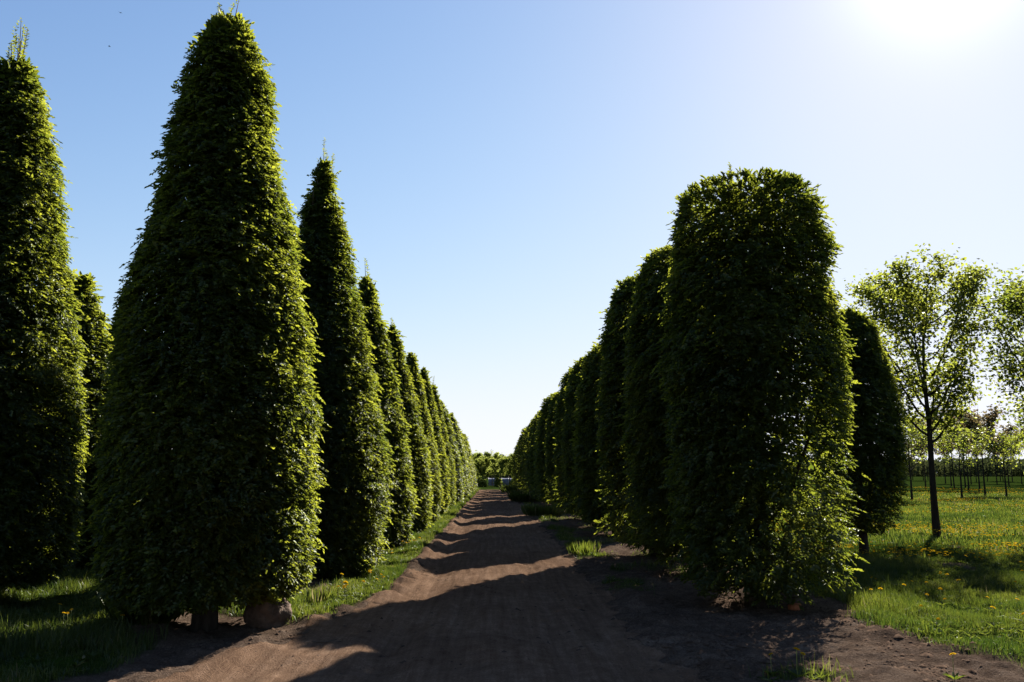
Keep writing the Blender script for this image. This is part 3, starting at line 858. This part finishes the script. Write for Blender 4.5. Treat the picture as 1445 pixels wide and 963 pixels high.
def dandelion_field():
    r = np.random.default_rng(9)
    n = 26000
    y = r.uniform(13, 75, n); x = r.uniform(.18, .75, n) * y
    w = sstep(.05, .7, fbm2(x * .35, y * .5, 400, 3) + .4 * np.sin(y * .8 + .15 * x)) * grass(x, y) * sstep(12.5, 16, y)
    k = (r.random(n) < w) & (x > 5.5)
    x, y = x[k], y[k]; n = len(x)
    z = height(x, y) + r.uniform(.10, .19, n)
    parts = []
    for j in range(6):
        a = j * 1.047 + r.random(n)
        P = np.stack([x, y, z], -1)
        D = np.stack([np.cos(a), np.sin(a), .5 + 0 * a], -1)
        N = np.stack([-np.cos(a) * .5, -np.sin(a) * .5, np.ones(n)], -1)
        parts.append(leaf_arrays(P, D, N, r.uniform(.022, .034, n) * (1 + y * .006), np.full(n, .026), np.clip(r.normal(.5, .2, n), 0, 1), False))
    V, F, C, T = join_arrays(parts)
    o = link('dandelion_field', mesh('dandelion_field', V, F, C, 'petal', T))
    o['kind'] = 'stuff'; o['label'] = 'thousands of yellow dandelions in bands across the meadow'; o['category'] = 'flowers'
dandelion_field()

# ------------------------------------------------------------------ stones, clods, litter
def rock_mesh(name, size, seed, mat, n=28, amp=.22):
    th = np.linspace(0, math.pi, n); ph = np.arange(2 * n) * math.pi / n
    T, Pn = np.meshgrid(th, ph, indexing='ij')
    d = np.stack([np.sin(T) * np.cos(Pn), np.sin(T) * np.sin(Pn), np.cos(T)], -1)
    r = 1 + amp * noise3(d[..., 0] * 1.4, d[..., 1] * 1.4, d[..., 2] * 1.4, seed) + amp * .4 * noise3(d[..., 0] * 3.5, d[..., 1] * 3.5, d[..., 2] * 3.5, seed + 1) + amp * .28 * noise3(d[..., 0] * 8, d[..., 1] * 8, d[..., 2] * 8, seed + 2)
    r = np.minimum(r, 1 + amp * .7)                      # broken flat faces
    V = (d * r[..., None] * np.array(size)).reshape(-1, 3)
    m = 2 * n
    i = np.arange(n - 1)[:, None] * m; j = np.arange(m)[None]; j2 = (j + 1) % m
    F = np.stack([i + j, i + m + j, i + m + j2, i + j2], -1).reshape(-1)
    return mesh(name, V, F, np.full((n - 1) * m, 4), mat, smooth=True)
thing('boulder', 'brown boulder half in sun beside the foot of the big cone', 'boulder', (-2.37, 9.12, gz(-2.37, 9.12) + .12), .9, None, rock_mesh('boulder', (.22, .20, .25), 12, 'boulder', amp=.30))

def brick_mesh():
    r = np.random.default_rng(8)
    n = 5
    V, F = [], []
    # chipped half brick: a bevelled block with one broken, slanting end
    for zz, ins in ((0, .004), (.006, 0), (.058, 0), (.064, .005)):
        for (x, y) in ((-.06, -.05), (.05, -.05), (.066, -.01), (.045, .05), (-.06, .05)):
            V.append((x - math.copysign(ins, x) + r.normal(0, .0015), y - math.copysign(ins, y) + r.normal(0, .0015), zz + (x * .12 if zz > .05 else 0)))
    lp, ct = [], []
    for k in range(3):
        for i in range(5):
            lp += [k * 5 + i, k * 5 + (i + 1) % 5, k * 5 + 5 + (i + 1) % 5, k * 5 + 5 + i]; ct.append(4)
    lp += [15, 16, 17, 18, 19]; ct.append(5)
    lp += [4, 3, 2, 1, 0]; ct.append(5)
    return mesh('brick_piece', np.array(V), np.array(lp), np.array(ct), 'brick')
thing('brick_piece', 'small orange piece of brick at the foot of the broad hornbeam', 'brick', (3.47, 9.85, gz(3.47, 9.85) + .005), .4, None, brick_mesh())

def twig_mesh(seed, L):
    r = np.random.default_rng(seed)
    u = np.linspace(-.5, .5, 8)
    p = np.stack([u * L, .12 * L * np.sin(u * 4) + r.normal(0, .006, 8), .012 + .01 * r.random(8)], -1)
    a = tube_arrays(p, np.linspace(.009, .003, 8), 6)
    q = p[4] + np.array([.22 * L, .16 * L, .015]) * np.linspace(0, 1, 4)[:, None]
    V, F, C, _ = join_arrays([a, tube_arrays(q, [.005, .004, .003, .002], 5)])
    return mesh('fallen_twig', V, F, C, 'twig', smooth=True)
thing('fallen_twig', 'thin dead twig lying on the lit left part of the road', 'twig', (-1.62, 8.35, gz(-1.62, 8.35) + .004), -.35, None, twig_mesh(3, .34))

def clods():
    r = np.random.default_rng(21)
    n = 20000
    x = np.concatenate([r.uniform(.6, 4.6, n), r.uniform(-3.2, .6, n)]); y = np.concatenate([r.uniform(5.5, 15, n), r.uniform(5.6, 15, n)])
    m = road_mask(x, y)
    k = r.random(2 * n) < (1 - grass(x, y)) * (1 - .45 * m) * np.clip(.35 + .8 * noise2(x * 2, y * 2, 6), .05, 1)
    x, y = x[k], y[k]; n = len(x)
    s = np.clip(r.lognormal(-4.7, .65, n), .004, .05) * (1 - .35 * road_mask(x, y))
    base = np.array([[0, 0, 1], [1, 0, .1], [.2, .95, 0], [-.9, .5, .15], [-.7, -.7, 0], [.4, -.9, .1]])
    V = base[None] * s[:, None, None] * r.uniform(.7, 1.3, (n, 6, 3)) * np.array([1.2, 1.2, .75])
    c, sn = np.cos(r.uniform(0, 6.28, n)), np.sin(r.uniform(0, 6.28, n))
    X = V[..., 0] * c[:, None] - V[..., 1] * sn[:, None]; Y = V[..., 0] * sn[:, None] + V[..., 1] * c[:, None]
    V = np.stack([X + x[:, None], Y + y[:, None], V[..., 2] + height(x, y)[:, None]], -1).reshape(-1, 3)
    T = np.array([[0, 1, 2], [0, 2, 3], [0, 3, 4], [0, 4, 5], [0, 5, 1]])
    F = (T[None] + (np.arange(n) * 6)[:, None, None]).reshape(-1)
    o = link('loose_clods', mesh('loose_clods', V, F, np.full(n * 5, 3), 'clod'))
    o['kind'] = 'stuff'; o['label'] = 'loose clods and crumbs of soil along the road edges'; o['category'] = 'soil'
clods()

# ------------------------------------------------------------------ low film tunnel beyond the road's end
def film_tunnel():
    t = thing('plastic_tunnel', 'low pale blue plastic growing tunnel behind the trees at road end', 'plastic tunnel', (1.0, 108, gz(1.0, 108)), 0)
    Lx, Wy, H = 3.4, 1.4, .95
    a = np.linspace(0, math.pi, 13)
    prof = np.stack([np.cos(a) * Wy / 2, np.sin(a) ** .7 * H], -1)
    xs = np.linspace(-Lx / 2, Lx / 2, 18)
    X = np.repeat(xs[:, None], 13, 1)
    sag = -.03 * np.abs(np.sin(np.linspace(0, math.pi * 4, 18)))[:, None]
    Y = prof[None, :, 0] + sag * np.cos(a)[None]; Z = prof[None, :, 1] + sag * np.sin(a)[None]
    link('film_cover', grid_mesh('film_cover', X, np.broadcast_to(Y, X.shape), np.broadcast_to(Z, X.shape), 'film'), t)
    for i in range(5):
        x = -Lx / 2 + Lx * i / 4
        p = np.stack([np.full(13, x), prof[:, 0] * 1.03, prof[:, 1] * 1.03], -1)
        V, F, C, _ = tube_arrays(p, np.full(13, .02), 6)
        link('hoop', mesh('hoop', V, F, C, 'post', smooth=True), t)
    for sx in (-1, 1):
        V = np.concatenate([[[sx * Lx / 2, 0, 0]], np.stack([np.full(13, sx * Lx / 2), prof[:, 0], prof[:, 1]], -1)])
        F = np.array([[0, i, i + 1] for i in range(1, 13)])
        link('end_panel', mesh('end_panel', V, F.ravel(), np.full(12, 3), 'film'), t)
film_tunnel()

# ------------------------------------------------------------------ two birds high on the left
def bird_mesh():
    V = [(0, .09, 0), (.018, .03, .012), (-.018, .03, .012), (.02, -.04, 0), (-.02, -.04, 0), (0, .03, -.02), (0, -.05, -.018), (.03, -.13, 0), (-.03, -.13, 0),
         (.10, .035, .035), (.19, -.03, .01), (.08, -.01, .03), (-.10, .035, .035), (-.19, -.03, .01), (-.08, -.01, .03)]
    F = [[0, 2, 1], [1, 2, 4, 3], [0, 1, 5], [0, 5, 2], [1, 3, 6, 5], [2, 5, 6, 4], [3, 4, 8, 7], [3, 7, 6], [4, 6, 8], [6, 7, 8], [1, 9, 11, 3], [9, 10, 11], [2, 4, 14, 12], [12, 14, 13]]
    return mesh('bird', np.array(V), np.concatenate(F), np.array([len(f) for f in F]), 'bird')
bm_ = bird_mesh()
thing('bird', 'tiny dark bird in the sky left of the big cone, upper of two', 'bird', (-29.2, 60.5, 37.0), .8, 'birds in the sky', bm_)
thing('bird', 'tiny dark bird in the sky left of the big cone, lower of two', 'bird', (-30.6, 62.0, 35.0), 2.1, 'birds in the sky', bm_)
